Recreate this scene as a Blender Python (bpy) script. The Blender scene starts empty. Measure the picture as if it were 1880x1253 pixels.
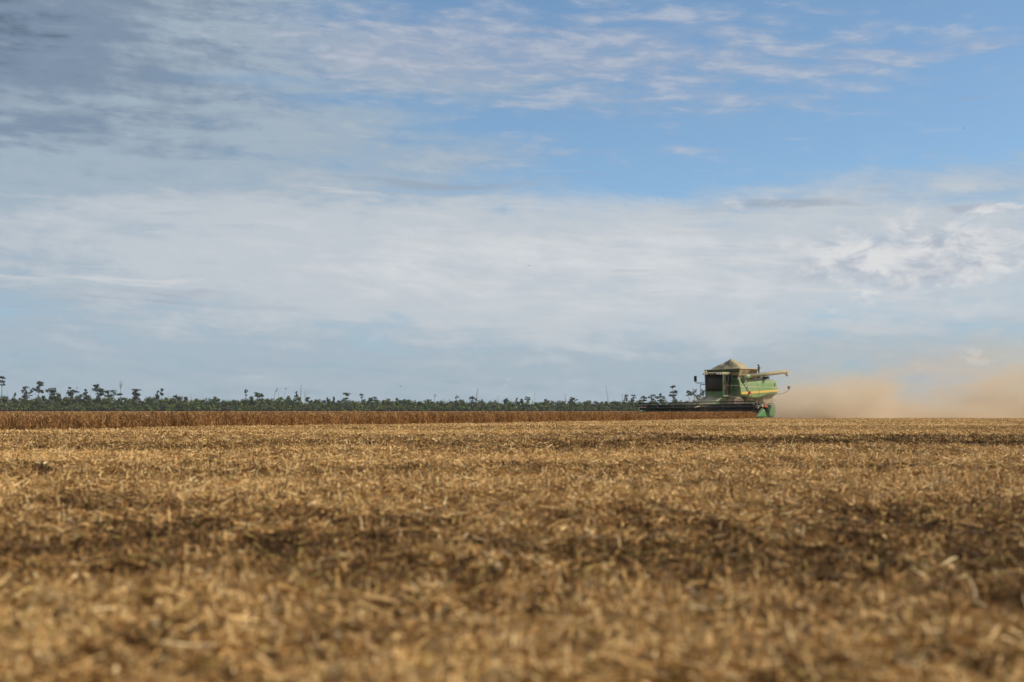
import bpy, math, random
import numpy as np
from mathutils import Vector, Matrix

SC = bpy.context.scene
COL = SC.collection
R = math.radians
rng = np.random.default_rng(7)
random.seed(7)

# ------------------------------------------------------------------ camera
EYE = 0.62
FPX = 2611.0                      # focal length in photo pixels (50 mm on 36 mm, 1880 wide)
cd = bpy.data.cameras.new("camera")
cam = bpy.data.objects.new("camera", cd)
COL.objects.link(cam)
cd.sensor_width = 36.0
cd.lens = 50.0
cd.clip_start = 0.05
cd.clip_end = 12000
cam.location = (0, 0, EYE)
cam.rotation_euler = (R(90) + math.atan(128.5 / FPX), 0, 0)
cd.dof.use_dof = True
cd.dof.focus_distance = 122.0
cd.dof.aperture_fstop = 2.2
SC.camera = cam

# ------------------------------------------------------------------ render look
SC.render.engine = 'CYCLES'
SC.view_settings.view_transform = 'Standard'
SC.view_settings.look = 'None'
SC.view_settings.gamma = 1.0
SC.view_settings.exposure = 0.0
SC.cycles.use_denoising = True
SC.cycles.max_bounces = 6
SC.cycles.volume_bounces = 2
SC.cycles.transparent_max_bounces = 8

# ------------------------------------------------------------------ sun
SUN_EL, SUN_AZ = 38.0, 94.0       # azimuth clockwise from +Y (the view direction)
sd = bpy.data.lights.new("sun", 'SUN')
sd.energy = 5.0
sd.angle = R(0.53)
sd.color = (1.0, 0.93, 0.82)
sun = bpy.data.objects.new("sun", sd)
COL.objects.link(sun)
S = Vector((math.sin(R(SUN_AZ)) * math.cos(R(SUN_EL)), math.cos(R(SUN_AZ)) * math.cos(R(SUN_EL)), math.sin(R(SUN_EL))))
sun.rotation_euler = (-S).to_track_quat('-Z', 'Y').to_euler()
sun.location = (0, 0, 60)


# ------------------------------------------------------------------ node helper
class NT:
    def __init__(s, tree):
        s.t = tree
        s.n = tree.nodes
        s.l = tree.links

    def new(s, kind, **kw):
        nd = s.n.new(kind)
        for k, v in kw.items():
            setattr(nd, k, v)
        return nd

    def put(s, sock, v):
        if isinstance(v, bpy.types.NodeSocket):
            s.l.new(v, sock)
        else:
            sock.default_value = v

    def m(s, op, a, b=None, c=None, clamp=False):
        nd = s.new('ShaderNodeMath', operation=op, use_clamp=clamp)
        s.put(nd.inputs[0], a)
        if b is not None:
            s.put(nd.inputs[1], b)
        if c is not None:
            s.put(nd.inputs[2], c)
        return nd.outputs[0]

    def add(s, *a):
        r = a[0]
        for b in a[1:]:
            r = s.m('ADD', r, b)
        return r

    def mul(s, *a):
        r = a[0]
        for b in a[1:]:
            r = s.m('MULTIPLY', r, b)
        return r

    def xyz(s, x, y, z=0.0):
        nd = s.new('ShaderNodeCombineXYZ')
        s.put(nd.inputs[0], x)
        s.put(nd.inputs[1], y)
        s.put(nd.inputs[2], z)
        return nd.outputs[0]

    def noise(s, vec, scale=1.0, detail=4.0, rough=0.5, dist=0.0):
        nd = s.new('ShaderNodeTexNoise')
        s.put(nd.inputs['Vector'], vec)
        nd.inputs['Scale'].default_value = scale
        nd.inputs['Detail'].default_value = detail
        nd.inputs['Roughness'].default_value = rough
        nd.inputs['Distortion'].default_value = dist
        return nd.outputs['Fac']

    def step(s, v, lo, hi, a=0.0, b=1.0):
        nd = s.new('ShaderNodeMapRange', interpolation_type='SMOOTHSTEP')
        s.put(nd.inputs[0], v)
        nd.inputs[1].default_value = lo
        nd.inputs[2].default_value = hi
        nd.inputs[3].default_value = a
        nd.inputs[4].default_value = b
        return nd.outputs[0]

    def mix(s, f, a, b):
        nd = s.new('ShaderNodeMix', data_type='RGBA')
        s.put(nd.inputs[0], f)
        s.put(nd.inputs[6], a if isinstance(a, bpy.types.NodeSocket) else (*a, 1.0))
        s.put(nd.inputs[7], b if isinstance(b, bpy.types.NodeSocket) else (*b, 1.0))
        return nd.outputs[2]

    def blob(s, x, y, cx, cy, sx, sy, amp):
        dx = s.m('MULTIPLY', s.m('SUBTRACT', x, cx), 1.0 / sx)
        dy = s.m('MULTIPLY', s.m('SUBTRACT', y, cy), 1.0 / sy)
        q = s.m('ADD', s.m('MULTIPLY', dx, dx), s.m('MULTIPLY', dy, dy))
        return s.m('MULTIPLY', s.m('POWER', 2.71828, s.m('MULTIPLY', q, -1.0)), amp)


# ------------------------------------------------------------------ sky (world)
W = bpy.data.worlds.new("World")
SC.world = W
W.use_nodes = True
W.node_tree.nodes.clear()
g = NT(W.node_tree)
out = g.new('ShaderNodeOutputWorld')
bg = g.new('ShaderNodeBackground')
bg.inputs['Strength'].default_value = 0.15
g.l.new(bg.outputs[0], out.inputs[0])
tc = g.new('ShaderNodeTexCoord')
sp = g.new('ShaderNodeSeparateXYZ')
g.l.new(tc.outputs['Generated'], sp.inputs[0])
dx_, dy_, dz_ = sp.outputs
az = g.m('ARCTAN2', dx_, dy_)
el = g.m('ARCSINE', dz_)
a = g.m('MULTIPLY', az, 26.11)          # azimuth and elevation in units of 2.19 degrees
e = g.m('MULTIPLY', el, 26.11)
# clear sky: the air seen low over the field is as blue as a normal sky is much higher up
sky = g.new('ShaderNodeTexSky', sky_type='NISHITA')
sky.sun_disc = False
sky.sun_elevation = R(SUN_EL)
sky.sun_rotation = R(SUN_AZ)
sky.air_density = 1.0
sky.dust_density = 0.6
sky.ozone_density = 0.45
lift = g.m('ADD', g.m('MULTIPLY', g.m('MAXIMUM', dz_, 0.0), 1.30), 0.058)
g.l.new(g.xyz(dx_, dy_, lift), sky.inputs['Vector'])
thin = g.new('ShaderNodeVectorMath', operation='SCALE')       # the air just above the field is hazy and dimmer
g.l.new(sky.outputs[0], thin.inputs[0])
g.l.new(g.step(e, 0.0, 4.2, 0.82, 0.98), thin.inputs['Scale'])
tn = g.new('ShaderNodeVectorMath', operation='MULTIPLY')
g.l.new(thin.outputs[0], tn.inputs[0])
tn.inputs[1].default_value = (0.84, 0.99, 1.03)
clear = tn.outputs[0]


def over(base, alpha_, rgb):
    """a cloud layer laid over what is behind it"""
    if not isinstance(rgb, bpy.types.NodeSocket):
        rgb = tuple(c * 6.667 for c in rgb)
    return g.mix(alpha_, base, rgb)


def half(n_, amp):
    return g.mul(g.m('SUBTRACT', n_, 0.5), amp)


# slightly tilted, gently warped sheet coordinates
warp = g.noise(g.xyz(g.mul(a, 0.30), g.mul(e, 0.7), 3.0), 1.0, 2, 0.4)
ew = g.add(e, g.mul(a, 0.05), half(warp, 0.55))
n_big = g.noise(g.xyz(g.mul(a, 0.24), g.mul(ew, 0.8), 1.0), 1.0, 4, 0.5)
n_mid = g.noise(g.xyz(g.mul(a, 0.60), g.mul(ew, 1.9), 9.0), 1.0, 8, 0.57)
n_str = g.noise(g.xyz(g.mul(a, 0.42), g.mul(ew, 5.2), 4.0), 1.0, 7, 0.55)
n_fin = g.noise(g.xyz(g.mul(a, 2.2), g.mul(ew, 5.6), 5.0), 1.0, 7, 0.6)
n_rip = g.noise(g.xyz(g.mul(a, 0.80), g.mul(ew, 3.9), 6.0), 1.0, 7, 0.56, 0.25)
# 1. veil of thin high cloud: clear towards the zenith and in the blue gaps
cov = g.add(0.62,
            g.blob(a, e, 4.6, 4.75, 4.3, 0.70, -0.66),
            g.blob(a, e, 1.9, 4.15, 1.9, 0.45, -0.42),
            g.blob(a, e, 8.6, 5.3, 2.6, 0.9, -0.40),
            g.blob(a, e, 8.2, 7.0, 4.5, 0.9, -0.75),
            g.blob(a, e, 2.5, 6.6, 3.6, 1.2, -0.42),
            g.blob(a, e, -1.4, 7.3, 2.4, 0.5, -0.46),
            g.blob(a, e, -0.4, 5.3, 2.2, 0.26, -0.34),
            g.blob(a, e, -4.7, 5.95, 1.5, 0.13, -0.36),
            g.blob(a, e, -2.6, 5.65, 1.5, 0.14, -0.30),
            g.blob(a, e, -9.0, 6.2, 5.0, 2.8, 0.55),
            g.blob(a, e, -0.5, 2.9, 11.0, 1.0, 0.42),
            g.blob(a, e, 0.0, 0.4, 20.0, 1.3, 0.30),
            g.step(e, 8.0, 16.0, 0.0, -0.45))
dens = g.add(cov, half(n_big, 0.55), half(n_mid, 0.95), half(n_str, 0.32), half(n_fin, 0.34))
alpha = g.step(dens, 0.12, 0.92, 0.0, 0.92)
br = g.add(0.43,
           g.blob(a, e, 0.5, 3.10, 12.0, 1.0, 0.36),
           g.blob(a, e, 3.0, 1.9, 10.0, 0.9, 0.24),
           g.blob(a, e, -11.0, 8.2, 5.0, 3.4, -0.42),
           g.blob(a, e, -5.0, 6.8, 2.6, 1.0, 0.04),
           half(n_mid, 0.44), half(n_str, 0.26), half(n_fin, 0.24), half(n_big, 0.22))
ramp = g.new('ShaderNodeValToRGB')
ramp.color_ramp.interpolation = 'EASE'
els = ramp.color_ramp.elements
els[0].position = 0.0
els[0].color = (0.10, 0.145, 0.20, 1)
els[1].position = 1.0
els[1].color = (0.72, 0.73, 0.745, 1)
for p, c in ((0.22, (0.215, 0.28, 0.37, 1)), (0.45, (0.37, 0.45, 0.525, 1)), (0.72, (0.55, 0.585, 0.62, 1))):
    q = els.new(p)
    q.color = c
g.l.new(br, ramp.inputs[0])
up = g.new('ShaderNodeVectorMath', operation='SCALE')
g.l.new(ramp.outputs[0], up.inputs[0])
up.inputs['Scale'].default_value = 6.667
c1 = over(clear, alpha, up.outputs[0])
# 2. rippled patches of mid-level cloud across the upper middle and right
rm = g.add(g.blob(a, e, 2.2, 6.45, 4.8, 1.0, 0.44), g.blob(a, e, -2.4, 6.6, 3.0, 0.8, 0.34), g.blob(a, e, 6.4, 6.15, 1.5, 0.35, 0.22),
           g.blob(a, e, 8.5, 6.35, 1.0, 0.22, 0.30), g.blob(a, e, -0.2, 4.7, 1.6, 0.26, 0.30), g.blob(a, e, 3.4, 4.72, 1.6, 0.10, 0.20),
           g.blob(a, e, 7.8, 4.35, 2.4, 0.28, 0.22), g.blob(a, e, 4.2, 5.5, 3.4, 0.25, 0.14), -0.10)
ra = g.step(g.add(rm, half(n_rip, 1.15), half(n_fin, 0.30)), 0.0, 0.52, 0.0, 0.78)
rc = g.mix(g.step(g.add(n_rip, half(n_fin, 0.5)), 0.42, 0.72), (2.35, 2.75, 3.55), (3.25, 3.5, 4.05))
c1 = g.mix(ra, c1, rc)
# 3. thin darker bars and bright threads in the white band
bm = g.add(0.03, g.blob(a, e, -1.6, 4.1, 3.0, 0.22, 0.22), g.blob(a, e, 4.8, 3.72, 1.7, 0.16, 0.34), g.blob(a, e, -6.0, 3.8, 4.0, 0.3, 0.10),
           g.blob(a, e, -7.0, 2.05, 4.5, 0.28, 0.18), g.blob(a, e, 3.0, 2.5, 6.0, 0.8, 0.08), g.blob(a, e, -9.2, 5.35, 0.9, 0.16, 0.3))
ba = g.step(g.add(bm, half(n_str, 0.9), half(n_fin, 0.2)), 0.14, 0.40, 0.0, 0.62)
c1 = over(c1, ba, (0.30, 0.365, 0.455))
n_thr = g.noise(g.xyz(g.mul(a, 0.5), g.mul(ew, 5.6), 14.0), 1.0, 7, 0.58)
tm = g.add(g.blob(a, e, 0.0, 3.0, 12.0, 1.1, 0.16), g.blob(a, e, 4.5, 2.2, 4.0, 0.7, 0.10), g.blob(a, e, -8.0, 2.3, 3.0, 0.15, 0.16))
ta = g.step(g.add(tm, half(n_thr, 1.0)), 0.14, 0.44, 0.0, 0.8)
c1 = over(c1, ta, (0.66, 0.67, 0.685))
# 4. heaped clouds low on the right and little ones above the treeline
n_puf = g.noise(g.xyz(g.mul(a, 1.5), g.mul(e, 2.7), 2.0), 1.0, 8, 0.6, 0.45)
n_shd = g.noise(g.xyz(g.mul(a, 1.1), g.mul(g.m('ADD', e, -0.10), 2.4), 7.0), 1.0, 7, 0.6, 0.4)
pm = g.add(g.blob(a, e, 6.3, 2.5, 4.0, 0.9, 0.22), g.blob(a, e, 7.5, 2.8, 2.3, 0.62, 0.64), g.blob(a, e, 4.0, 3.78, 1.5, 0.2, 0.34),
           g.blob(a, e, 8.4, 3.53, 0.9, 0.07, 0.75),
           g.blob(a, e, -2.6, 1.42, 0.40, 0.18, 0.24), g.blob(a, e, 1.5, 0.64, 0.9, 0.11, 0.24),
           g.blob(a, e, 3.0, 0.72, 0.6, 0.13, 0.26), g.blob(a, e, -2.2, 0.5, 0.5, 0.07, 0.18), g.blob(a, e, 6.0, 1.75, 3.5, 0.3, 0.18))
pa = g.step(g.add(pm, half(n_puf, 1.15)), 0.20, 0.70, 0.0, 0.80)
pb = g.step(g.add(n_shd, half(n_puf, 0.35)), 0.36, 0.62)
pcol = g.mix(pb, (2.7, 3.05, 3.6), (4.95, 4.95, 4.95))
c2 = g.mix(pa, c1, pcol)
n_cu = g.noise(g.xyz(g.mul(a, 5.0), g.mul(e, 6.0), 1.0), 1.0, 6, 0.6, 0.3)
cm = g.add(g.blob(a, e, 8.17, 1.0, 0.26, 0.20, 0.50), g.blob(a, e, 8.36, 0.86, 0.26, 0.08, 0.45), g.blob(a, e, -0.12, 0.5, 0.16, 0.16, 0.36))
c2 = over(c2, g.step(g.add(cm, half(n_cu, 1.5)), 0.30, 0.52, 0.0, 0.62), (0.62, 0.64, 0.66))
g.l.new(c2, bg.inputs['Color'])


# ------------------------------------------------------------------ material helpers
def mat(name, color, rough=0.6, metal=0.0, spec=0.5):
    m = bpy.data.materials.new(name)
    m.use_nodes = True
    b = m.node_tree.nodes['Principled BSDF']
    b.inputs['Base Color'].default_value = (*color, 1)
    b.inputs['Roughness'].default_value = rough
    b.inputs['Metallic'].default_value = metal
    b.inputs['Specular IOR Level'].default_value = spec
    return m


DUSTC = (0.40, 0.31, 0.19)


def dusty(name, color, amount=0.35, rough=0.45, scale=1.6, top=0.6, dust=DUSTC, spec=0.5):
    """paint with field dust lying on it: more on faces that look up, in uneven patches"""
    m = mat(name, color, rough, 0.0, spec)
    k = NT(m.node_tree)
    b = k.n['Principled BSDF']
    t = k.new('ShaderNodeTexCoord')
    ge = k.new('ShaderNodeNewGeometry')
    s3 = k.new('ShaderNodeSeparateXYZ')
    k.l.new(ge.outputs['Normal'], s3.inputs[0])
    n1 = k.noise(t.outputs['Object'], scale, 6, 0.6)
    n2 = k.noise(t.outputs['Object'], scale * 7, 4, 0.6)
    f = k.add(k.mul(k.step(n1, 0.35, 0.7), amount), k.mul(k.m('SUBTRACT', n2, 0.4), 0.35), amount * 0.45,
              k.mul(k.m('MAXIMUM', s3.outputs[2], 0.0), top))
    f = k.m('MINIMUM', k.m('MAXIMUM', f, 0.0), 0.97)
    k.l.new(k.mix(f, color, dust), b.inputs['Base Color'])
    k.l.new(k.m('ADD', k.mul(f, 0.45), rough, clamp=True), b.inputs['Roughness'])
    return m


def attr_mat(name, rough=0.8, gain=1.0, trans=0.0, noise=None):
    """colour of each piece comes from its own 'col' attribute"""
    m = mat(name, (0.3, 0.2, 0.1), rough, 0.0, 0.25)
    k = NT(m.node_tree)
    b = k.n['Principled BSDF']
    at = k.new('ShaderNodeAttribute', attribute_name='col')
    c = at.outputs['Color']
    k.l.new(c, b.inputs['Base Color'])
    if trans:
        tr = k.new('ShaderNodeBsdfTranslucent')
        k.l.new(c, tr.inputs[0])
        mx = k.new('ShaderNodeMixShader')
        mx.inputs[0].default_value = trans
        k.l.new(b.outputs[0], mx.inputs[1])
        k.l.new(tr.outputs[0], mx.inputs[2])
        k.l.new(mx.outputs[0], k.n['Material Output'].inputs[0])
    return m


# ------------------------------------------------------------------ object helpers
def link(o, parent=None):
    COL.objects.link(o)
    if parent is not None:
        o.parent = parent
    return o


def tag(o, label=None, cat=None, group=None, kind=None):
    if label:
        o['label'] = label
    if cat:
        o['category'] = cat
    if group:
        o['group'] = group
    if kind:
        o['kind'] = kind
    return o


def empty(name, loc, rz=0.0):
    o = bpy.data.objects.new(name, None)
    o.location = loc
    o.rotation_euler = (0, 0, rz)
    o.empty_display_size = 0.3
    return link(o)


def np_mesh(name, co, quads, m, col=None, parent=None, smooth=False):
    me = bpy.data.meshes.new(name)
    nv, nf = len(co), len(quads)
    me.vertices.add(nv)
    me.vertices.foreach_set('co', np.ascontiguousarray(co, dtype=np.float32).ravel())
    me.loops.add(nf * 4)
    me.loops.foreach_set('vertex_index', np.ascontiguousarray(quads, dtype=np.int32).ravel())
    me.polygons.add(nf)
    me.polygons.foreach_set('loop_start', np.arange(0, nf * 4, 4, dtype=np.int32))
    if smooth:
        me.polygons.foreach_set('use_smooth', np.ones(nf, dtype=bool))
    me.update(calc_edges=True)
    if col is not None:
        at = me.attributes.new('col', 'FLOAT_COLOR', 'POINT')
        c4 = np.ones((nv, 4), dtype=np.float32)
        c4[:, :3] = col
        at.data.foreach_set('color', c4.ravel())
    me.materials.append(m)
    return link(bpy.data.objects.new(name, me), parent)


class MB:
    """collects shapes and links them as one mesh object"""

    def __init__(s):
        s.v, s.f = [], []

    def raw(s, v, f):
        o = len(s.v)
        s.v += [tuple(p) for p in v]
        s.f += [tuple(i + o for i in q) for q in f]
        return s

    def box(s, x0, x1, y0, y1, z0, z1):
        v = [(x, y, z) for x in (x0, x1) for y in (y0, y1) for z in (z0, z1)]
        return s.raw(v, [(0, 1, 3, 2), (4, 6, 7, 5), (0, 4, 5, 1), (2, 3, 7, 6), (0, 2, 6, 4), (1, 5, 7, 3)])

    def prism(s, prof, y0, y1, inset=0.0):
        """profile in x,z pushed along y; the second end may be inset"""
        n = len(prof)
        cx = sum(p[0] for p in prof) / n
        cz = sum(p[1] for p in prof) / n
        v = [(p[0], y0, p[1]) for p in prof]
        v += [(p[0] + (cx - p[0]) * inset, y1, p[1] + (cz - p[1]) * inset) for p in prof]
        f = [tuple(range(n)), tuple(range(2 * n - 1, n - 1, -1))]
        f += [(i, i + n, (i + 1) % n + n, (i + 1) % n) for i in range(n)]
        return s.raw(v, f)

    def loft(s, rings, cap=True, closed=True):
        n = len(rings[0])
        v = [p for r in rings for p in r]
        f = []
        for i in range(len(rings) - 1):
            for j in range(n if closed else n - 1):
                k = (j + 1) % n
                f.append((i * n + j, i * n + k, (i + 1) * n + k, (i + 1) * n + j))
        if cap and closed:
            f.append(tuple(range(n - 1, -1, -1)))
            f.append(tuple((len(rings) - 1) * n + j for j in range(n)))
        return s.raw(v, f)

    def tube(s, pts, r, n=8):
        pts = [Vector(p) for p in pts]
        rs = r if isinstance(r, (list, tuple)) else [r] * len(pts)
        rings = []
        for i, p in enumerate(pts):
            d = (pts[min(i + 1, len(pts) - 1)] - pts[max(i - 1, 0)]).normalized()
            h = Vector((0, 0, 1)) if abs(d.z) < 0.9 else Vector((1, 0, 0))
            u = d.cross(h).normalized()
            w = u.cross(d).normalized()
            rings.append([p + (u * math.cos(t) + w * math.sin(t)) * rs[i] for t in [2 * math.pi * k / n for k in range(n)]])
        return s.loft(rings)

    def wheel(s, x, z, y0, prof, n=28):
        """profile of (radius, y) turned about the axle"""
        rings = []
        for r, y in prof:
            rings.append([(x + r * math.cos(2 * math.pi * k / n), y0 + y, z + r * math.sin(2 * math.pi * k / n)) for k in range(n)])
        return s.loft(rings, cap=True)

    def build(s, name, m, parent=None, smooth=False, bevel=0.0):
        me = bpy.data.meshes.new(name)
        me.from_pydata(s.v, [], s.f)
        me.materials.append(m)
        if smooth:
            for p in me.polygons:
                p.use_smooth = True
        me.update()
        o = link(bpy.data.objects.new(name, me), parent)
        if bevel:
            b = o.modifiers.new('bevel', 'BEVEL')
            b.width = bevel
            b.segments = 2
            b.limit_method = 'ANGLE'
            b.angle_limit = R(40)
        return o


# ------------------------------------------------------------------ numpy noise and field functions
_perm = np.random.default_rng(3).random((256, 256))


def vnoise(x, y):
    xi, yi = np.floor(x).astype(int), np.floor(y).astype(int)
    fx, fy = x - xi, y - yi
    fx, fy = fx * fx * (3 - 2 * fx), fy * fy * (3 - 2 * fy)
    p = lambda i, j: _perm[i & 255, j & 255]
    return ((p(xi, yi) * (1 - fx) + p(xi + 1, yi) * fx) * (1 - fy) + (p(xi, yi + 1) * (1 - fx) + p(xi + 1, yi + 1) * fx) * fy)


def height(x, y):
    d = np.hypot(x, y)
    near = np.clip(1.25 - d / 26.0, 0, 1)
    h = (vnoise(x / 0.9 + 11, y / 0.9) - 0.5) * 0.040 * np.clip(1.5 - d / 70.0, 0.25, 1)
    h += (vnoise(x / 0.34 + 5, y / 0.34 + 9) - 0.5) * 0.026 * near
    h += (vnoise(x / 0.14 + 2, y / 0.14 + 4) - 0.5) * 0.036 * np.clip(1.3 - d / 14.0, 0, 1)
    h += (vnoise(x / 7.0 + 3, y / 2.6 + 1) - 0.5) * 0.06 * np.clip(d / 14.0, 0, 1) * np.clip(1.5 - d / 140.0, 0, 1)
    return h - 0.02


BK = np.array([[2.5, .55], [3.2, .62], [3.8, .66], [4.4, .56], [5.2, .40], [6.6, .34], [7.6, .37], [9.2, .48], [11, .66], [13.2, .78],
               [14.4, .50], [15.6, .34], [17.0, .62], [19.5, .98], [22.0, .78], [24.5, .38], [27, .28], [29.5, .66], [32, .42], [34, .36],
               [37, .95], [43, .98], [50, .60], [54, .62], [60, .95], [74, .92], [80, .66], [88, .9], [100, .9], [140, .7], [400, .7]])


def litter(x, y):
    """how much pale straw lies here (0 dark trash and soil, 1 pale straw): swaths left by earlier passes"""
    d = np.maximum(y - 0.07 * x, 1.0)
    w = d * (1 + 0.20 * (vnoise(x / 3.2 + 17, y / 2.4) - 0.5) + 0.16 * (vnoise(x / 13 + 7, y / 8 + 5) - 0.5))
    v = np.interp(w, BK[:, 0], BK[:, 1])
    side = np.clip(x / np.maximum(d, 1) / 0.36, -1, 1)
    v = v - 0.20 * np.clip(side, 0, 1) * np.exp(-((d - 30) / 14.0) ** 2)
    v = v - 0.10 * np.clip(side, 0, 1) * np.exp(-((d - 5.0) / 2.0) ** 2)
    v = v + 0.18 * (vnoise(x / 1.1 + 31, y / 0.9 + 7) - 0.5) + 0.18 * (vnoise(x / 5 + 1, y / 2.2 + 2) - 0.5)
    for k_, (sx_, sy_) in enumerate(((.035, .06), (.075, .13), (.16, .28), (.34, .55), (.75, 1.1), (1.7, 2.2))):
        v = v + (0.34 if k_ < 4 else 0.14) * (vnoise(x / sx_ + 71 + 9 * k_, y / sy_ + 19 + 5 * k_) - 0.5)
    return np.clip(v, 0, 1)


# ------------------------------------------------------------------ machine frame
CX, CY = 16.53, 123.8
HEAD = math.atan2(-0.720, -0.694)
FX, FY, LX, LY = -0.694, -0.720, 0.720, -0.694


def mloc(u, v, w=0.0):
    return (CX + u * FX + v * LX, CY + u * FY + v * LY, w)


# edge of the standing crop
P0 = np.array([-16.6, 46.1])
P1 = np.array([21.25, 119.3])
ED = (P1 - P0) / np.linalg.norm(P1 - P0)
EN = np.array([-ED[1], ED[0]])          # into the crop

# ------------------------------------------------------------------ ground
def axis(lim, first, grow):
    xs = [0.0]
    st = first
    while xs[-1] < lim:
        xs.append(xs[-1] + st)
        if xs[-1] > 2.4:
            st *= grow
    xs[-1] = lim
    return np.array(xs)


xa = axis(1690.0, 0.07, 1.035)
xs = np.concatenate([-xa[:0:-1], xa])
ys = [2.4]
while ys[-1] < 2080:
    ys.append(ys[-1] + max(0.06, (ys[-1] ** 2) * 0.0009 if ys[-1] < 66 else ys[-1] * 0.06))
ys[-1] = 2080.0
yb = [2.4]
while yb[-1] > -80:
    yb.append(yb[-1] - max(0.12, 0.25 * abs(2.4 - yb[-1])))
yb[-1] = -80.0
ys = np.array(yb[:0:-1] + ys)
gx, gy = np.meshgrid(xs, ys)
gz = height(gx, gy)
gl = litter(gx, gy)
nx, ny = len(xs), len(ys)
idx = np.arange(nx * ny).reshape(ny, nx)
gq = np.stack([idx[:-1, :-1], idx[:-1, 1:], idx[1:, 1:], idx[1:, :-1]], -1).reshape(-1, 4)
gcol = np.stack([gl.ravel()] * 3, -1)
soil = mat('stubble_ground', (0.2, 0.12, 0.06), 0.95, 0, 0.1)
k = NT(soil.node_tree)
b = k.n['Principled BSDF']
at = k.new('ShaderNodeAttribute', attribute_name='col')
sv = k.new('ShaderNodeSeparateColor')
k.l.new(at.outputs['Color'], sv.inputs[0])
t = k.new('ShaderNodeTexCoord')
n1 = k.noise(t.outputs['Object'], 6.0, 5, 0.65)
n2 = k.noise(t.outputs['Object'], 1.3, 5, 0.6)
n3 = k.noise(t.outputs['Object'], 22.0, 3, 0.6)
f = k.add(k.mul(sv.outputs[0], 0.85), k.mul(k.m('SUBTRACT', n1, 0.5), 1.1), k.mul(k.m('SUBTRACT', n2, 0.5), 0.6), k.mul(k.m('SUBTRACT', n3, 0.5), 0.5))
rp = k.new('ShaderNodeValToRGB')
ee = rp.color_ramp.elements
ee[0].position, ee[0].color = 0.15, (0.050, 0.026, 0.010, 1)
ee[1].position, ee[1].color = 0.88, (0.52, 0.315, 0.115, 1)
q = ee.new(0.45)
q.color = (0.20, 0.105, 0.034, 1)
k.l.new(f, rp.inputs[0])
k.l.new(rp.outputs[0], b.inputs['Base Color'])
bp = k.new('ShaderNodeBump')
bp.inputs['Strength'].default_value = 0.8
bp.inputs['Distance'].default_value = 0.04
k.l.new(n1, bp.inputs['Height'])
k.l.new(bp.outputs[0], b.inputs['Normal'])
ground = np_mesh('field_ground', np.stack([gx.ravel(), gy.ravel(), gz.ravel()], -1), gq, soil, gcol, smooth=True)
tag(ground, kind='structure')


# ------------------------------------------------------------------ strips: straw, leaves, stalks
def strips(base, yaw, pitch, length, width, bend, roll):
    """bent flat strips of two quads each: base points (n,3) at the middle"""
    n = len(base)
    d = np.stack([np.cos(yaw) * np.cos(pitch), np.sin(yaw) * np.cos(pitch), np.sin(pitch)], -1)
    sx = np.stack([-np.sin(yaw), np.cos(yaw), np.zeros(n)], -1)
    up_ = np.cross(d, sx)
    side = sx * np.cos(roll)[:, None] + up_ * np.sin(roll)[:, None]
    nor = np.cross(d, side)
    L = length[:, None] * 0.5
    wv = side * width[:, None] * 0.5
    b0 = base - d * L - nor * bend[:, None] * 0.5
    b1 = base + nor * bend[:, None] * 0.5
    b2 = base + d * L - nor * bend[:, None] * 0.5
    co = np.stack([b0 - wv * 0.8, b0 + wv * 0.8, b1 - wv, b1 + wv, b2 - wv * 0.6, b2 + wv * 0.6], 1).reshape(-1, 3)
    i0 = np.arange(n)[:, None] * 6
    q = np.concatenate([i0 + np.array([[0, 1, 3, 2]]), i0 + np.array([[2, 3, 5, 4]])], 1).reshape(-1, 4)
    return co, q


PAL = np.array([[.64, .41, .165], [.52, .30, .10], [.36, .185, .054], [.20, .096, .027], [.085, .042, .014], [.42, .30, .085], [.46, .33, .18], [.74, .54, .27]])


def pal_pick(v, n):
    r = rng.random(n)
    t_ = np.clip(0.5 + (v - 0.5) * 1.15 + (r - 0.5) * 0.85, 0, 1)
    i = np.where(t_ > .78, 0, np.where(t_ > .55, 1, np.where(t_ > .36, 2, np.where(t_ > .17, 3, 4))))
    s = rng.random(n)
    i = np.where(s < .04, 5, np.where(s < .05, 6, np.where((s < .115) & (v > .4), 7, i)))
    c = PAL[i] * (0.8 + 0.4 * rng.random(n))[:, None]
    return c


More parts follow.
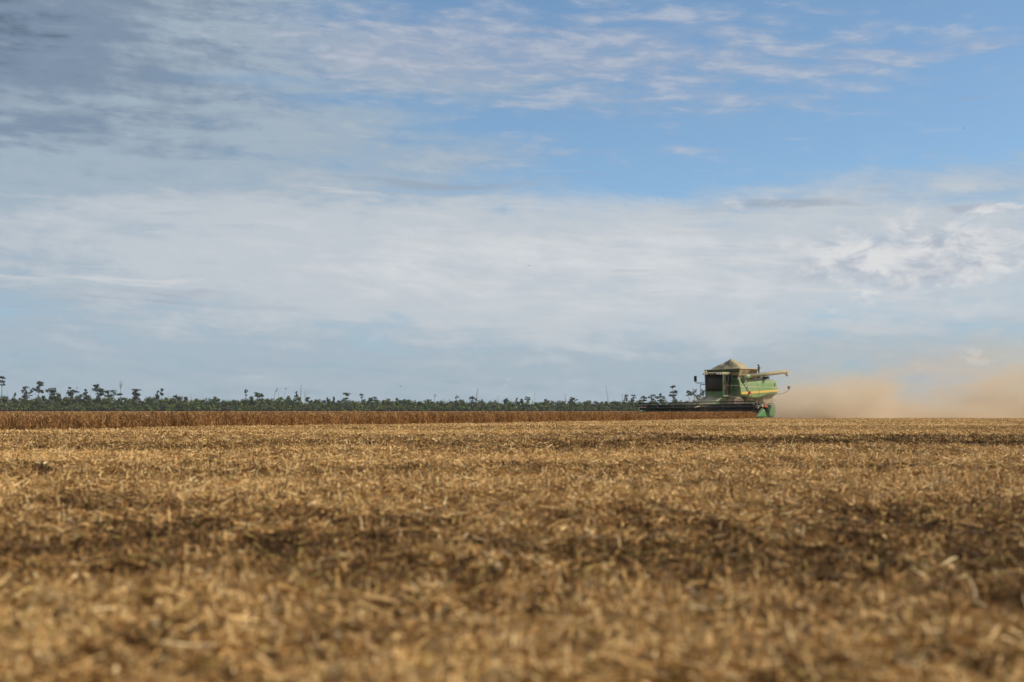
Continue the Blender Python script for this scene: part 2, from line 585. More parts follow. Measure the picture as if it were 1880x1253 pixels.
straw_m = attr_mat('straw', 0.75, trans=0.12)
parts_c, parts_q, parts_k = [], [], []
off = 0
HALF = 0.47
for d0, d1, n in ((2.6, 7.0, 330000), (7.0, 15.0, 330000), (15.0, 32.0, 290000), (32.0, 62.0, 150000), (62.0, 128.0, 100000)):
    yy = np.sqrt(rng.random(n) * (d1 ** 2 - d0 ** 2) + d0 ** 2)
    xx = (rng.random(n) * 2 - 1) * HALF * yy
    rel = (np.array([xx, yy]).T - P0) @ EN
    hole = np.clip((vnoise(xx / 0.055 + 60, yy / 0.10 + 13) + vnoise(xx / 0.13 + 6, yy / 0.24 + 33) + vnoise(xx / 0.30 + 3, yy / 0.5 + 53)) * 1.05 - 0.95, 0.06, 1) * np.clip(0.6 + 0.5 * litter(xx, yy), 0, 1)
    keep = (rel < 0.2) & (rng.random(n) < np.where(yy < 40, hole, 1))
    xx, yy = xx[keep], yy[keep]
    n = len(xx)
    lit = litter(xx, yy)
    sc = np.clip(yy / 6.5, 1.0, 20.0) ** 0.40
    kind = rng.random(n)
    stem = kind < 0.27
    stub = kind > 0.965
    length = np.where(stem, 0.05 + 0.11 * rng.random(n), np.where(stub, 0.05 + 0.05 * rng.random(n), 0.013 + 0.034 * rng.random(n)))
    width = np.where(stem, 0.004 + 0.004 * rng.random(n), np.where(stub, 0.005 + 0.004 * rng.random(n), 0.0045 + 0.0095 * rng.random(n)))
    length = length * np.where(stem | stub, np.minimum(sc, 1.5), sc)
    width = width * sc
    pitch = np.where(stub, R(90) - rng.random(n) * R(40), np.where(stem, (rng.random(n) - 0.45) * R(45), (rng.random(n) - 0.5) * R(78)))
    heapy = np.clip(vnoise(xx / 0.28 + 40, yy / 0.28 + 3) * 1.6 - 0.4, 0, 1)
    zz = height(xx, yy) + np.where(stub, length * 0.42, rng.random(n) ** 1.5 * (0.012 + 0.045 * heapy)) + 0.004
    zz = zz + np.abs(np.sin(pitch)) * length * 0.25 * (~stub)
    co, q = strips(np.stack([xx, yy, zz], -1), rng.random(n) * 6.283, pitch, length, width, length * (rng.random(n) - 0.3) * 0.35, rng.random(n) * 3.14)
    parts_c.append(co)
    parts_q.append(q + off)
    off += len(co)
    parts_k.append(np.repeat(pal_pick(lit, n), 6, axis=0))
tag(np_mesh('straw_litter', np.concatenate(parts_c), np.concatenate(parts_q), straw_m, np.concatenate(parts_k)), 'loose tan straw and stubble lying over the harvested field', 'straw', kind='stuff')

# ------------------------------------------------------------------ standing crop
crop_m = attr_mat('dry_crop', 0.85, trans=0.22)


def in_crop(x, y):
    r = (np.stack([x, y], -1) - P0) @ EN
    rx, ry = x - CX, y - CY
    u = rx * FX + ry * FY
    v = rx * LX + ry * LY
    cut = (u < 1.15) & (v > -6.25) & (v < 6.9)
    cut2 = (u < 1.15) & (v >= 6.8)
    return (r > 0) & ~cut & ~cut2


cc, cq, ck = [], [], []
off = 0
# plants near the open edge, dense; then thinner tops farther inside
for depth0, depth1, npl, seg in ((0.0, 1.6, 6500, 20), (1.6, 6.0, 6500, 12), (6.0, 30.0, 5200, 7), (30.0, 160.0, 5200, 6)):
    s_ = rng.random(npl)
    al = -30 + 150 * s_ ** 0.9 + (depth1 > 20) * rng.random(npl) * 60
    dp = depth0 + (depth1 - depth0) * rng.random(npl)
    if depth1 < 2:
        dp = np.round(dp / 0.4) * 0.4 + rng.random(npl) * 0.12 + 0.12 * vnoise(al / 0.8, dp * 0 + 3.3)
    px_ = P0[0] + ED[0] * al + EN[0] * dp
    py_ = P0[1] + ED[1] * al + EN[1] * dp
    ok = in_crop(px_, py_) & (py_ > 20)
    px_, py_ = px_[ok], py_[ok]
    m_ = len(px_)
    ht = 0.50 + 0.14 * rng.random(m_) + 0.07 * (vnoise(px_ / 3, py_ / 3) - 0.5)
    tone = 0.65 + 0.6 * rng.random(m_)
    for i in range(seg):
        wide = 1.0 if depth1 < 10 else 2.2
        if i == 0:
            L = ht * 0.95
            bz = L * 0.5
            pit = R(90) - rng.random(m_) * R(12)
            yw = rng.random(m_) * 6.283
            wd = np.full(m_, 0.012) * wide
            ox = oy = 0
        else:
            frac = 0.12 + 0.88 * rng.random(m_)
            L = 0.06 + 0.15 * rng.random(m_)
            bz = ht * frac * 0.93
            pit = R(35) + rng.random(m_) * R(60) - (rng.random(m_) < 0.3) * R(90)
            yw = rng.random(m_) * 6.283
            wd = (0.010 + 0.022 * rng.random(m_)) * wide
            ox, oy = np.cos(yw) * (0.03 + 0.07 * rng.random(m_)), np.sin(yw) * (0.03 + 0.07 * rng.random(m_))
        bz = np.minimum(bz, ht - 0.4 * L * np.abs(np.sin(pit)))
        co, q = strips(np.stack([px_ + ox, py_ + oy, bz + height(px_, py_)], -1), yw, pit, L, wd, L * 0.15 * rng.random(m_), rng.random(m_) * 3.14)
        base = np.array([[.33, .165, .055], [.39, .21, .076], [.25, .115, .038], [.43, .255, .10]])[rng.integers(0, 4, m_)]
        cc.append(co)
        cq.append(q + off)
        off += len(co)
        ck.append(np.repeat(base * tone[:, None] * (0.8 + 0.4 * rng.random(m_))[:, None], 6, axis=0))
# the closed canopy seen only along its top, out to the wood
far = -(np.array([0, 1370.0]) - P0) @ EN
can_v, can_q, can_c = [], [], []
al = np.concatenate([np.arange(-60, 75, 1.5), np.arange(75, 1900, 25)])
dp = np.concatenate([np.arange(2.0, 40, 1.5), np.geomspace(41, 1500, 30)])
A_, D_ = np.meshgrid(al, dp)
X_ = P0[0] + ED[0] * A_ + EN[0] * D_
Y_ = P0[1] + ED[1] * A_ + EN[1] * D_
Z_ = 0.44 + 0.06 * (vnoise(X_ / 2.0, Y_ / 2.0) - 0.5)
ia = np.arange(X_.size).reshape(X_.shape)
qq = np.stack([ia[:-1, :-1], ia[:-1, 1:], ia[1:, 1:], ia[1:, :-1]], -1).reshape(-1, 4)
okv = (in_crop(X_, Y_) & (Y_ < 1385) & (np.abs(X_) < 1500) & (Y_ > -60)).ravel()
qq = qq[okv[qq].all(1)]
used = np.unique(qq)
rem = np.full(X_.size, -1)
rem[used] = np.arange(len(used))
can = np.stack([X_.ravel(), Y_.ravel(), Z_.ravel()], -1)[used]
cc.append(can)
cq.append(rem[qq] + off)
ck.append(np.tile([.30, .155, .055], (len(can), 1)) * (0.8 + 0.4 * rng.random(len(can)))[:, None])
crop = np_mesh('soybean_crop', np.concatenate(cc), np.concatenate(cq), crop_m, np.concatenate(ck))
tag(crop, 'standing ripe reddish brown crop between the stubble and the wood', 'crop', kind='stuff')

# ------------------------------------------------------------------ far wood
leaf_m = attr_mat('foliage', 0.7, trans=0.15)
bark_m = dusty('bark', (0.13, 0.105, 0.085), 0.2, 0.85, 0.3, 0.0, (0.24, 0.21, 0.18), 0.2)
dead_m = dusty('dead_wood', (0.17, 0.15, 0.135), 0.2, 0.85, 0.3, 0.0, (0.28, 0.26, 0.23), 0.2)


def cards(cen, rad, n, size, flat=0.75):
    """leaf sprays scattered through ellipsoids, thicker towards the shell"""
    m_ = len(cen)
    d = rng.normal(size=(m_, n, 3))
    d /= np.linalg.norm(d, axis=2, keepdims=True)
    r = rng.random((m_, n, 1)) ** 0.45
    r *= 0.75 + 0.5 * rng.random((m_, n, 1))
    p = (cen[:, None, :] + d * r * rad[:, None, :]).reshape(-1, 3)
    N = len(p)
    no = d.reshape(-1, 3) * np.array([1, 1, 1.2]) + rng.normal(size=(N, 3)) * 0.42
    no /= np.linalg.norm(no, axis=1, keepdims=True)
    u = np.cross(no, rng.normal(size=(N, 3)))
    u /= np.linalg.norm(u, axis=1, keepdims=True)
    w = np.cross(no, u)
    sz = size * (0.5 + rng.random((N, 1)))
    u, w = u * sz * 0.6, w * sz * 0.4
    co = np.stack([p - u, p + w * 0.9, p + u, p - w], 1).reshape(-1, 3)
    q = np.arange(N * 4).reshape(-1, 4)
    return co, q


TOP = np.array([[-400, 731], [0, 731], [60, 734], [100, 729], [180, 731], [260, 735], [330, 732], [420, 735], [520, 733], [600, 737], [700, 736], [800, 738],
                [900, 738.5], [1000, 739], [1100, 738], [1200, 738], [1300, 736], [1345, 737], [1400, 738]])
cs, rs, cl = [], [], []
for row, (Y, fr, step_) in enumerate(((1390, .24, 2.2), (1394, .46, 3.6), (1402, .62, 4.0), (1412, .78, 4.4), (1424, .90, 4.8), (1438, 1.0, 5.0), (1452, 1.02, 5.5))):
    x = (-250 - 940) / FPX * Y
    while x < (1352 - 940) / FPX * Y:
        px_ = x / Y * FPX + 940
        H = (755 - np.interp(px_, TOP[:, 0], TOP[:, 1])) / FPX * Y * fr * (0.84 + 0.46 * random.random() ** 1.5) + 0.8
        r = min(H * 0.55, 1.7 + 3.0 * random.random() ** 1.4)
        g_ = random.random()
        tint = (0.048 + 0.060 * g_, 0.078 + 0.052 * g_, 0.016 + 0.010 * random.random())
        if random.random() < .12:
            tint = (0.085, 0.078, 0.045)
        for j in range(3):
            zc = H - r * (0.85 + 0.8 * j) + random.uniform(-.5, .5)
            if zc < 0.3 and j:
                break
            zc = max(zc, 0.4)
            cs.append((x + random.uniform(-1.6, 1.6), Y + random.uniform(-3, 3), zc))
            rs.append((r * random.uniform(.9, 1.35), r * 1.1, r * random.uniform(.7, 1.0)))
            cl.append(np.array(tint) * random.uniform(.65, 1.35))
        x += step_ * random.uniform(.6, 1.4)
co, q = cards(np.array(cs), np.array(rs), 84, 1.15)
kc = np.repeat(np.array(cl), 84 * 4, axis=0) * np.repeat(0.75 + 0.5 * rng.random(len(cs) * 84), 4)[:, None]
tag(np_mesh('forest', co, q, leaf_m, kc), 'low dense green wood along the far edge of the field', 'wood', kind='stuff')

# ------------------------------------------------------------------ trees that stand out of the wood
ZO = {'A': (0, 670, 5.875), 'B': (320, 670, 5.875), 'C': (620, 670, 5.875), 'D': (900, 670, 5.875), 'E': (1150, 620, 5.371)}


def wpt(z, x, y, Y):
    ox, oy, s_ = ZO[z]
    px_, py_ = ox + x / s_, oy + y / s_
    return Vector(((px_ - 940) / FPX * Y, Y, EYE + (755 - py_) / FPX * Y))


def tree(z, clumps, foot, label, dens=1.0, tint=(0.040, 0.062, 0.019), name='emergent_tree', cat='tree', th=0.34):
    Y = 1416 + random.uniform(-14, 10)
    s_ = Y / FPX / ZO[z][2]
    f0 = wpt(z, foot, 420, Y)
    root = empty(name, (f0.x, f0.y, 0))
    tag(root, label, cat, 'tall trees standing out of the wood')
    org = Vector((f0.x, f0.y, 0))
    cen = [wpt(z, c[0], c[1], Y) + Vector((0, random.uniform(-1.5, 1.5), 0)) - org for c in clumps]
    rad = [((c[2] * s_ * 1.12), (c[2] * s_ * 1.0), (c[3] * s_ * 1.42)) for c in clumps]
    top = max(cen, key=lambda p: p.z)
    low = min(cen, key=lambda p: p.z)
    b_ = MB()
    mid = Vector((top.x * 0.45 + random.uniform(-.4, .4), 0, top.z * 0.55))
    b_.tube([(0, 0, 0), (mid.x * .5, 0, mid.z * .5), mid, top * 1.0 - Vector((0, 0, .3))], [th * 1.3, th, th * .8, th * .35], 7)
    for p in cen:
        if p is top:
            continue
        z0 = min(max(p.z - abs(p.x - mid.x) * 0.6 - 1.0, 1.0), top.z - 1.0)
        f_ = z0 / max(top.z, .1)
        st = Vector((top.x * f_, 0, z0))
        b_.tube([st, (st + p) * .5 + Vector((0, 0, -.25)), p], [th * .5, th * .36, th * .2], 5)
    b_.build('trunk', bark_m, root)
    vol = [r[0] * r[2] for r in rad]
    cos_, qs_, ks_, o_ = [], [], [], 0
    for p, r, vv in zip(cen, rad, vol):
        n = int(max(40, min(380, 48 * vv)) * dens)
        # a clump is itself a handful of uneven sprays
        sub = max(4, int(4 + 1.6 * r[0]))
        for j in range(sub):
            c2 = np.array([[p.x + random.uniform(-.82, .82) * r[0], p.y + random.uniform(-.7, .7) * r[1], p.z + random.uniform(-.6, .6) * r[2]]])
            r2 = np.array([r]) * random.uniform(.28, .62)
            c_, q_ = cards(c2, r2, max(6, n // sub), 0.85)
            cos_.append(c_)
            qs_.append(q_ + o_)
            o_ += len(c_)
            ks_.append(np.tile(np.array(tint) * random.uniform(.75, 1.3), (len(c_), 1)))
    np_mesh('crown', np.concatenate(cos_), np.concatenate(qs_), leaf_m, np.concatenate(ks_), root)
    return root


def snag(z, path, label, th=0.3, twigs=(), tufts=()):
    Y = 1418 + random.uniform(-12, 8)
    pts = [wpt(z, x, y, Y) for x, y in path]
    f0 = pts[0].copy()
    root = empty('dead_tree', (f0.x, f0.y, 0))
    tag(root, label, 'dead tree', 'bare dead trunks standing out of the wood')
    org = Vector((f0.x, f0.y, 0))
    pts = [org * 0 + Vector((0, 0, 0))] + [p - org for p in pts]
    n = len(pts)
    b_ = MB()
    b_.tube(pts, [th * (1.15 - 0.75 * i / (n - 1)) for i in range(n)], 7)
    for _ in range(4):
        f_ = random.uniform(.6, .95)
        i = min(int(f_ * (n - 1)), n - 2)
        p = pts[i].lerp(pts[i + 1], f_ * (n - 1) - i)
        b_.tube([p, p + Vector((random.uniform(-1.6, 1.6), random.uniform(-1.2, 1.2), random.uniform(.3, 1.6)))], [th * .3, th * .12], 5)
    b_.build('trunk', dead_m, root)
    for x0, y0, x1, y1 in twigs:
        tw = MB()
        p, q_ = wpt(z, x0, y0, Y) - org, wpt(z, x1, y1, Y) - org
        tw.tube([p, (p + q_) * .5 + Vector((random.uniform(-.3, .3), random.uniform(-.5, .5), .1)), q_], [th * .45, th * .32, th * .18], 5)
        tw.build('branch', dead_m, root)
    if tufts:
        s_ = Y / FPX / ZO[z][2]
        cen = np.array([list(wpt(z, c[0], c[1], Y) - org) for c in tufts])
        rad = np.array([[c[2] * s_, c[2] * s_, c[3] * s_] for c in tufts])
        c_, q_ = cards(cen, rad, 16, 0.7)
        np_mesh('crown', c_, q_, leaf_m, np.tile([.055, .06, .035], (len(c_), 1)), root)
    return root


tree('A', [(30, 140, 32, 14), (28, 185, 28, 14), (25, 215, 20, 12)], 12, 'tall slender tree with three dark tiers, last one at the left frame edge', th=.42)
tree('A', [(165, 315, 13, 14), (160, 340, 10, 10)], 160, 'little pointed tree right of the leftmost tall slender tree')
tree('A', [(285, 250, 36, 15), (270, 290, 32, 15), (300, 322, 52, 22), (275, 342, 34, 18)], 310, 'loose reddish leafed tree with a pale bare trunk, left of the tall leaning crown', 0.7, (.06, .062, .03))
tree('A', [(435, 195, 33, 17), (420, 230, 40, 18), (395, 268, 46, 17), (430, 285, 30, 18), (345, 292, 18, 16)], 412, 'highest leafy tree on the left, its crown stepping up to the right')
tree('A', [(565, 265, 38, 12), (525, 285, 28, 15), (575, 290, 30, 14)], 545, 'flat topped tree just right of the highest leafy one')
tree('A', [(610, 320, 50, 24), (610, 368, 58, 28)], 615, 'broad bushy round crown below and right of a flat topped tree')
tree('A', [(760, 255, 18, 12), (765, 290, 40, 17), (803, 290, 38, 11), (770, 325, 34, 18)], 775, 'tree with a knob on top and one arm reaching right beside a thin bare pole')
snag('A', [(830, 400), (832, 300), (834, 236)], 'thin bare pole standing at the right of the knob topped tree', .16, tufts=[(834, 245, 9, 8)])
tree('A', [(925, 275, 17, 14), (920, 310, 27, 20), (915, 350, 44, 24), (910, 388, 46, 24)], 912, 'cone shaped dense tree with foliage down to the wood')
tree('A', [(1045, 230, 30, 17), (1060, 265, 58, 20), (1095, 290, 40, 20), (1075, 322, 46, 18), (1012, 265, 20, 13)], 1090, 'biggest dense crown on the left, rounded over several pale stems')
tree('A', [(1200, 290, 54, 12), (1160, 303, 30, 14), (1262, 318, 48, 12), (1185, 335, 48, 13)], 1190, 'wide airy crown touching the fan topped dead trunk', .8)
snag('A', [(1305, 430), (1303, 330), (1304, 225)], 'thick dead trunk with a fan of fine bare branches on top', .42,
     [(1304, 240, 1280, 180), (1304, 235, 1292, 172), (1304, 232, 1306, 165), (1304, 236, 1320, 174), (1304, 242, 1331, 186), (1304, 260, 1284, 205), (1304, 262, 1326, 212)])
tree('A', [(1465, 280, 46, 13), (1440, 308, 34, 13), (1482, 320, 34, 16), (1487, 360, 38, 20)], 1468, 'umbrella crowned tree standing alone between the fan topped trunk and two thin trees')
tree('A', [(1700, 295, 14, 13), (1706, 340, 24, 22)], 1700, 'left and lower one of two thin trees standing close together')
tree('A', [(1748, 275, 18, 17), (1748, 310, 21, 20)], 1745, 'right and taller one of two thin trees standing close together')
snag('A', [(1820, 400), (1820, 302)], 'short faint stick right of the two thin trees', .13)
snag('A', [(85, 375), (85, 330), (86, 276)], 'thin pale stick between the leftmost tall tree and a little pointed tree', .14, tufts=[(85, 350, 20, 10)])
tree('B', [(20, 340, 20, 13), (25, 365, 25, 14)], 22, 'small ragged tree just above the wood, left of the long low stretch')
snag('B', [(180, 385), (180, 302)], 'faint single stick over the wood in the long low stretch', .12)
tree('B', [(778, 288, 18, 20), (778, 328, 9, 8)], 777, 'tiny oval crown on a hair thin trunk with a tuft below', th=.2)
tree('B', [(888, 315, 27, 15), (910, 336, 44, 12), (945, 325, 24, 15)], 915, 'low wide flat tree with two humps right of the tiny oval crown')
snag('B', [(1080, 380), (1088, 310), (1108, 268), (1122, 250)], 'bare stem bending over to the right with a few leaves left', .22, tufts=[(1100, 285, 14, 8), (1112, 266, 12, 7)])
snag('B', [(1127, 390), (1127, 284)], 'straight bare pole right beside the bent stem', .14)
snag('B', [(1185, 360), (1197, 300), (1210, 250)], 'long bare pole leaning to the right, alone between bent stem and small bushy tree', .15, tufts=[(1205, 258, 7, 8)])
tree('B', [(1320, 305, 10, 14), (1322, 330, 20, 17)], 1318, 'small dark crown left of the tallest bare pole', th=.25)
snag('B', [(1366, 400), (1366, 300), (1369, 215)], 'tallest bare pole left of the forked one, thick and straight', .36)
snag('B', [(1412, 400), (1412, 330), (1410, 280)], 'forked dead trunk just right of the tallest bare pole', .26, [(1412, 350, 1440, 300), (1411, 340, 1398, 305)])
tree('B', [(1655, 370, 11, 12), (1655, 392, 12, 12)], 1655, 'very small round tree left of the narrow dark spire', th=.2)
tree('B', [(1725, 352, 10, 14), (1723, 380, 14, 20)], 1724, 'narrow dark spire of foliage rising from the wood', th=.25)
tree('C', [(97, 315, 36, 9), (95, 330, 26, 7), (90, 365, 24, 10)], 97, 'neat umbrella tree with a thin flat crown near the middle of the treeline', th=.25)
tree('C', [(258, 330, 21, 11), (262, 350, 11, 9)], 262, 'small mushroom crown right of the neat umbrella tree', th=.25)
tree('C', [(380, 370, 38, 19), (385, 395, 48, 24)], 382, 'plump rounded green crown bulging out of the wood', 1.0, (.05, .075, .03))
snag('C', [(1048, 400), (1046, 350), (1044, 318)], 'pale dead tree with a thin ghostly crown of twigs', .2, [(1046, 350, 1064, 322), (1046, 345, 1030, 325), (1046, 335, 1056, 312)], [(1056, 332, 12, 12)])
tree('C', [(1290, 348, 16, 9), (1280, 362, 10, 6)], 1277, 'small lopsided crown on a stem leaning right, left of the thick bare stump', th=.2)
tree('C', [(1455, 354, 32, 13), (1435, 368, 14, 7), (1495, 376, 13, 13)], 1482, 'arching dark crown at the foot of the thick tapering pole')
snag('C', [(1498, 390), (1503, 320), (1508, 250)], 'thick tapering bare pole rising behind the arching dark crown', .4)
tree('C', [(1560, 378, 9, 7), (1562, 392, 8, 6)], 1560, 'tiniest tree, a dot of leaves right of the thick tapering pole', th=.16)
snag('C', [(1728, 400), (1725, 332)], 'short thin stick left of a dense low hump of trees', .14)
tree('C', [(1810, 380, 22, 15), (1815, 402, 26, 20)], 1812, 'dense low hump of foliage left of a pale round cloud', 1.0, (.04, .066, .028))
tree('D', [(285, 368, 12, 8), (283, 384, 10, 6)], 285, 'tiny fuzzy tree left of the short dark column', th=.16)
tree('D', [(333, 385, 18, 18), (333, 405, 20, 15)], 333, 'short dark column of foliage between two airy little trees', th=.22)
tree('D', [(400, 355, 22, 9), (384, 374, 16, 7), (416, 375, 15, 7)], 400, 'airy little tree with a cap and two side tufts', th=.22)
snag('D', [(478, 380), (478, 297)], 'very pale thin stick right of the airy capped tree', .12)
snag('D', [(616, 405), (612, 350)], 'low faint stick in the gap before the dark stump', .12, tufts=[(635, 390, 14, 7)])
snag('D', [(810, 400), (808, 350), (808, 310)], 'stubby bare spike above a dark bushy base', .24, tufts=[(810, 380, 20, 16), (812, 398, 26, 14)])
tree('D', [(890, 360, 25, 9), (878, 378, 27, 9), (930, 380, 20, 7)], 895, 'low spreading tree just right of the stubby spike')
snag('D', [(1270, 395), (1266, 330), (1250, 270), (1248, 226)], 'tall curved bare pole bowing left, alone left of the harvester', .24)
snag('D', [(1428, 395), (1425, 350), (1423, 312)], 'thin twiggy dead tree nearest left of a leafy stick', .16, [(1425, 345, 1440, 315), (1425, 340, 1412, 318)])
tree('D', [(1470, 330, 15, 11), (1465, 350, 12, 10), (1462, 380, 18, 18)], 1464, 'leafy stick with a small tuft, right of the twiggy dead tree', .8, th=.2)
tree('D', [(1540, 330, 20, 9), (1550, 355, 15, 9), (1540, 376, 17, 10)], 1546, 'zigzag tree with three small tufts before the harvester reel')
tree('D', [(1648, 350, 22, 11), (1680, 355, 18, 9), (1655, 380, 27, 12)], 1660, 'dark low tree directly above the far end of the reel')
tree('D', [(1760, 328, 30, 9), (1725, 350, 22, 11), (1748, 375, 25, 12)], 1745, 'airy tree with a thin flat top above the reel, second from its far end', .75)
tree('D', [(1842, 322, 20, 10), (1813, 350, 34, 13), (1866, 355, 18, 11), (1832, 385, 38, 13)], 1838, 'broad layered tree of four tiers above the reel')
tree('E', [(455, 490, 25, 15), (470, 535, 37, 13), (455, 570, 31, 12), (470, 600, 12, 12)], 470, 'tallest tree near the harvester, tiered crown high over the reel', th=.38)
tree('E', [(610, 535, 25, 12), (620, 560, 30, 13)], 628, 'dark umbrella tree left of the harvester cab mirror')
tree('E', [(670, 525, 20, 17), (660, 560, 17, 13), (682, 572, 12, 11)], 662, 'sparse see-through tree touching the dark umbrella tree near the cab', .55)
tree('E', [(708, 590, 22, 20), (715, 612, 18, 12)], 708, 'low round grey green tree beside the harvester cab steps', .9)
tree('E', [(762, 532, 22, 16), (748, 560, 18, 17)], 752, 'thin tree half hidden behind the cab handrail', .7)

# ------------------------------------------------------------------ birds
bird_m = mat('dark_feathers', (0.03, 0.03, 0.032), 0.8)


def bird(px_, py_, Y, span, label):
    x, z = (px_ - 940) / FPX * Y, EYE + (755 - py_) / FPX * Y
    b_ = MB()
    L = span * 0.45
    ring = lambda y, r, zz: [(r * math.cos(t) * 1.0, y, zz + r * math.sin(t)) for t in [2 * math.pi * i / 8 for i in range(8)]]
    b_.loft([ring(-L * .5, L * .03, 0), ring(-L * .25, L * .09, 0), ring(0, L * .13, 0), ring(L * .22, L * .10, .01), ring(L * .36, L * .075, .02), ring(L * .5, L * .02, .01)])
    for s_ in (-1, 1):
        pts = [(s_ * .06, L * .12, .02), (s_ * span * .24, L * .26, span * .11), (s_ * span * .5, L * .02, span * .05), (s_ * span * .25, -L * .10, span * .10), (s_ * .06, -L * .14, .01)]
        v = pts + [(p[0], p[1], p[2] - span * .012) for p in pts]
        n = len(pts)
        b_.raw(v, [tuple(range(n)), tuple(range(2 * n - 1, n - 1, -1))] + [(i, i + n, (i + 1) % n + n, (i + 1) % n) for i in range(n)])
    b_.raw([(-L * .05, -L * .45, 0), (L * .05, -L * .45, 0), (L * .14, -L * .75, .01), (-L * .14, -L * .75, .01)], [(0, 1, 2, 3)])
    o = b_.build('bird', bird_m)
    o.location = (x, Y, z)
    o.rotation_euler = (R(8), R(-6), R(60))
    tag(o, label, 'bird', 'birds in the sky')


bird(735.5, 709.6, 330, 1.1, 'dark bird flying low over the middle of the treeline')
bird(1777.5, 232, 150, 0.42, 'tiny bird high in the clear blue at the right')
bird(971.5, 487.3, 170, 0.42, 'speck of a bird against the white cloud band')

# ------------------------------------------------------------------ combine harvester
GREEN = (0.028, 0.155, 0.038)
m_green = dusty('dusty_green_paint', (0.035, 0.19, 0.045), 0.26, 0.34, 0.9, 0.55)
m_panel = dusty('side_panel_paint', (0.045, 0.22, 0.040), 0.36, 0.30, 0.55, 0.5)
m_clean = dusty('bright_green_paint', (0.024, 0.22, 0.065), 0.10, 0.30, 1.5, 0.4)
m_dark = dusty('dirty_dark_steel', (0.022, 0.024, 0.022), 0.10, 0.6, 1.0, 0.25)
m_reel = dusty('black_reel_steel', (0.007, 0.012, 0.009), 0.02, 0.5, 1.0, 0.10)
m_rub = dusty('tyre_rubber', (0.018, 0.017, 0.016), 0.45, 0.85, 1.2, 0.2, (0.30, 0.22, 0.13))
m_yel = dusty('yellow_paint', (0.66, 0.42, 0.03), 0.26, 0.35, 1.2, 0.3)
m_tan = dusty('dust_caked_steel', (0.16, 0.16, 0.08), 0.85, 0.75, 0.8, 0.5)
m_ext = dusty('shaded_tank_paint', (0.02, 0.07, 0.025), 0.06, 0.5, 0.9, 0.3)  # tank green darkened, shade of the front and right extension walls put into the colour
m_auger = dusty('dusty_auger_paint', (0.10, 0.19, 0.06), 0.75, 0.6, 0.8, 0.35)
m_glass = dusty('dusty_cab_glass', (0.010, 0.010, 0.008), 0.32, 0.22, 1.1, 0.2, (0.12, 0.09, 0.05), 0.35)
m_red = dusty('red_plastic', (0.42, 0.035, 0.02), 0.12, 0.4, 2.0, 0.2)
m_rail = mat('worn_bright_steel', (0.62, 0.62, 0.58), 0.3, 0.6)
m_lamp = mat('lamp_lens', (0.75, 0.74, 0.66), 0.12)
m_amb = mat('amber_lens', (0.75, 0.42, 0.03), 0.2)
m_hose = mat('rubber_hose', (0.015, 0.015, 0.015), 0.6)

H = empty('combine_harvester', mloc(0, 0, 0), HEAD)
tag(H, 'green combine harvester with a yellow stripe and heaped grain tank, cutting the brown crop', 'combine harvester')

# frame and underbody
b_ = MB()
b_.box(-8.6, -2.3, -.75, .75, .95, 1.95)
b_.box(-3.3, -2.7, -1.25, 1.25, .78, 1.12)
b_.box(-8.55, -8.15, -1.2, 1.2, .68, .9)
b_.box(-6.6, -4.6, -1.3, 1.3, 1.2, 1.75)
b_.build('chassis', m_dark, H, bevel=.03)
b_ = MB()
b_.prism([(-7.5, 2.2), (-9.05, 2.2), (-9.25, 1.55), (-8.9, 1.05), (-8.2, 1.0), (-7.5, 1.5)], -1.25, 1.25)
b_.build('straw_hood', m_tan, H, bevel=.06)
for i in (-1, 1):
    b_ = MB()
    ring = lambda r, z: [(-9.0 + r * math.cos(t), i * .55 + r * math.sin(t), z) for t in [2 * math.pi * j / 16 for j in range(16)]]
    b_.loft([ring(.42, .84), ring(.45, .90), ring(.18, .98), ring(.10, 1.12)])
    b_.build('chaff_spreader', m_tan, H)

# body shell
b_ = MB()
b_.box(-5.75, -3.2, -1.5, 1.5, 1.9, 3.5)
tank = b_.build('grain_tank', m_green, H, bevel=.04)
b_ = MB()
b_.box(-9.02, -5.76, -1.45, 1.45, 1.95, 3.40)
b_.build('rear_body', m_green, H, bevel=.08)


def side_panel(u0, u1, sgn, material, stripe=True, lower0=1.72, lower1=1.72, round_tail=False):
    """bulged sheet panel with a ledge above the stripe"""
    secs = []
    us = [u0 + (u1 - u0) * i / 10 for i in range(11)]
    for i, u in enumerate(us):
        f_ = i / 10
        low = lower0 + (lower1 - lower0) * f_
        topw, tk, back = 3.46, 0.0, 0.0
        if round_tail and f_ > .8:
            g_ = (f_ - .8) / .2
            tk = 0.30 * g_ * g_
        crease = 2.72 + 0.03 * f_
        prof = [(1.52, topw - tk * .8), (1.66, topw - .10 - tk * .7), (1.71, 3.1 - tk * .2), (1.73, crease + .05), (1.80, crease), (1.81, (crease + low) / 2), (1.77, low + .12), (1.60, low)]
        secs.append([(u + (0.0 if not round_tail or f_ < 1 else -0.0), sgn * (p[0] - tk * .35), p[1]) for p in prof])
    back = [[(p[0], sgn * 1.505, p[2]) for p in s_] for s_ in secs]
    mb = MB()
    n = 8
    v = [p for s_ in secs for p in s_]
    f = [(i * n + j, i * n + j + 1, (i + 1) * n + j + 1, (i + 1) * n + j) for i in range(10) for j in range(n - 1)]
    mb.raw(v, f)
    for s_ in (secs[0], secs[-1]):
        mb.raw(s_ + [(s_[-1][0], sgn * 1.5, s_[-1][2]), (s_[0][0], sgn * 1.5, s_[0][2])], [tuple(range(n + 2))])
    mb.raw([secs[0][0], secs[-1][0], (secs[-1][0][0], sgn * 1.4, secs[-1][0][2] - .02), (secs[0][0][0], sgn * 1.4, secs[0][0][2] - .02)], [(0, 1, 2, 3)])
    return mb.build('side_panel', material, H)


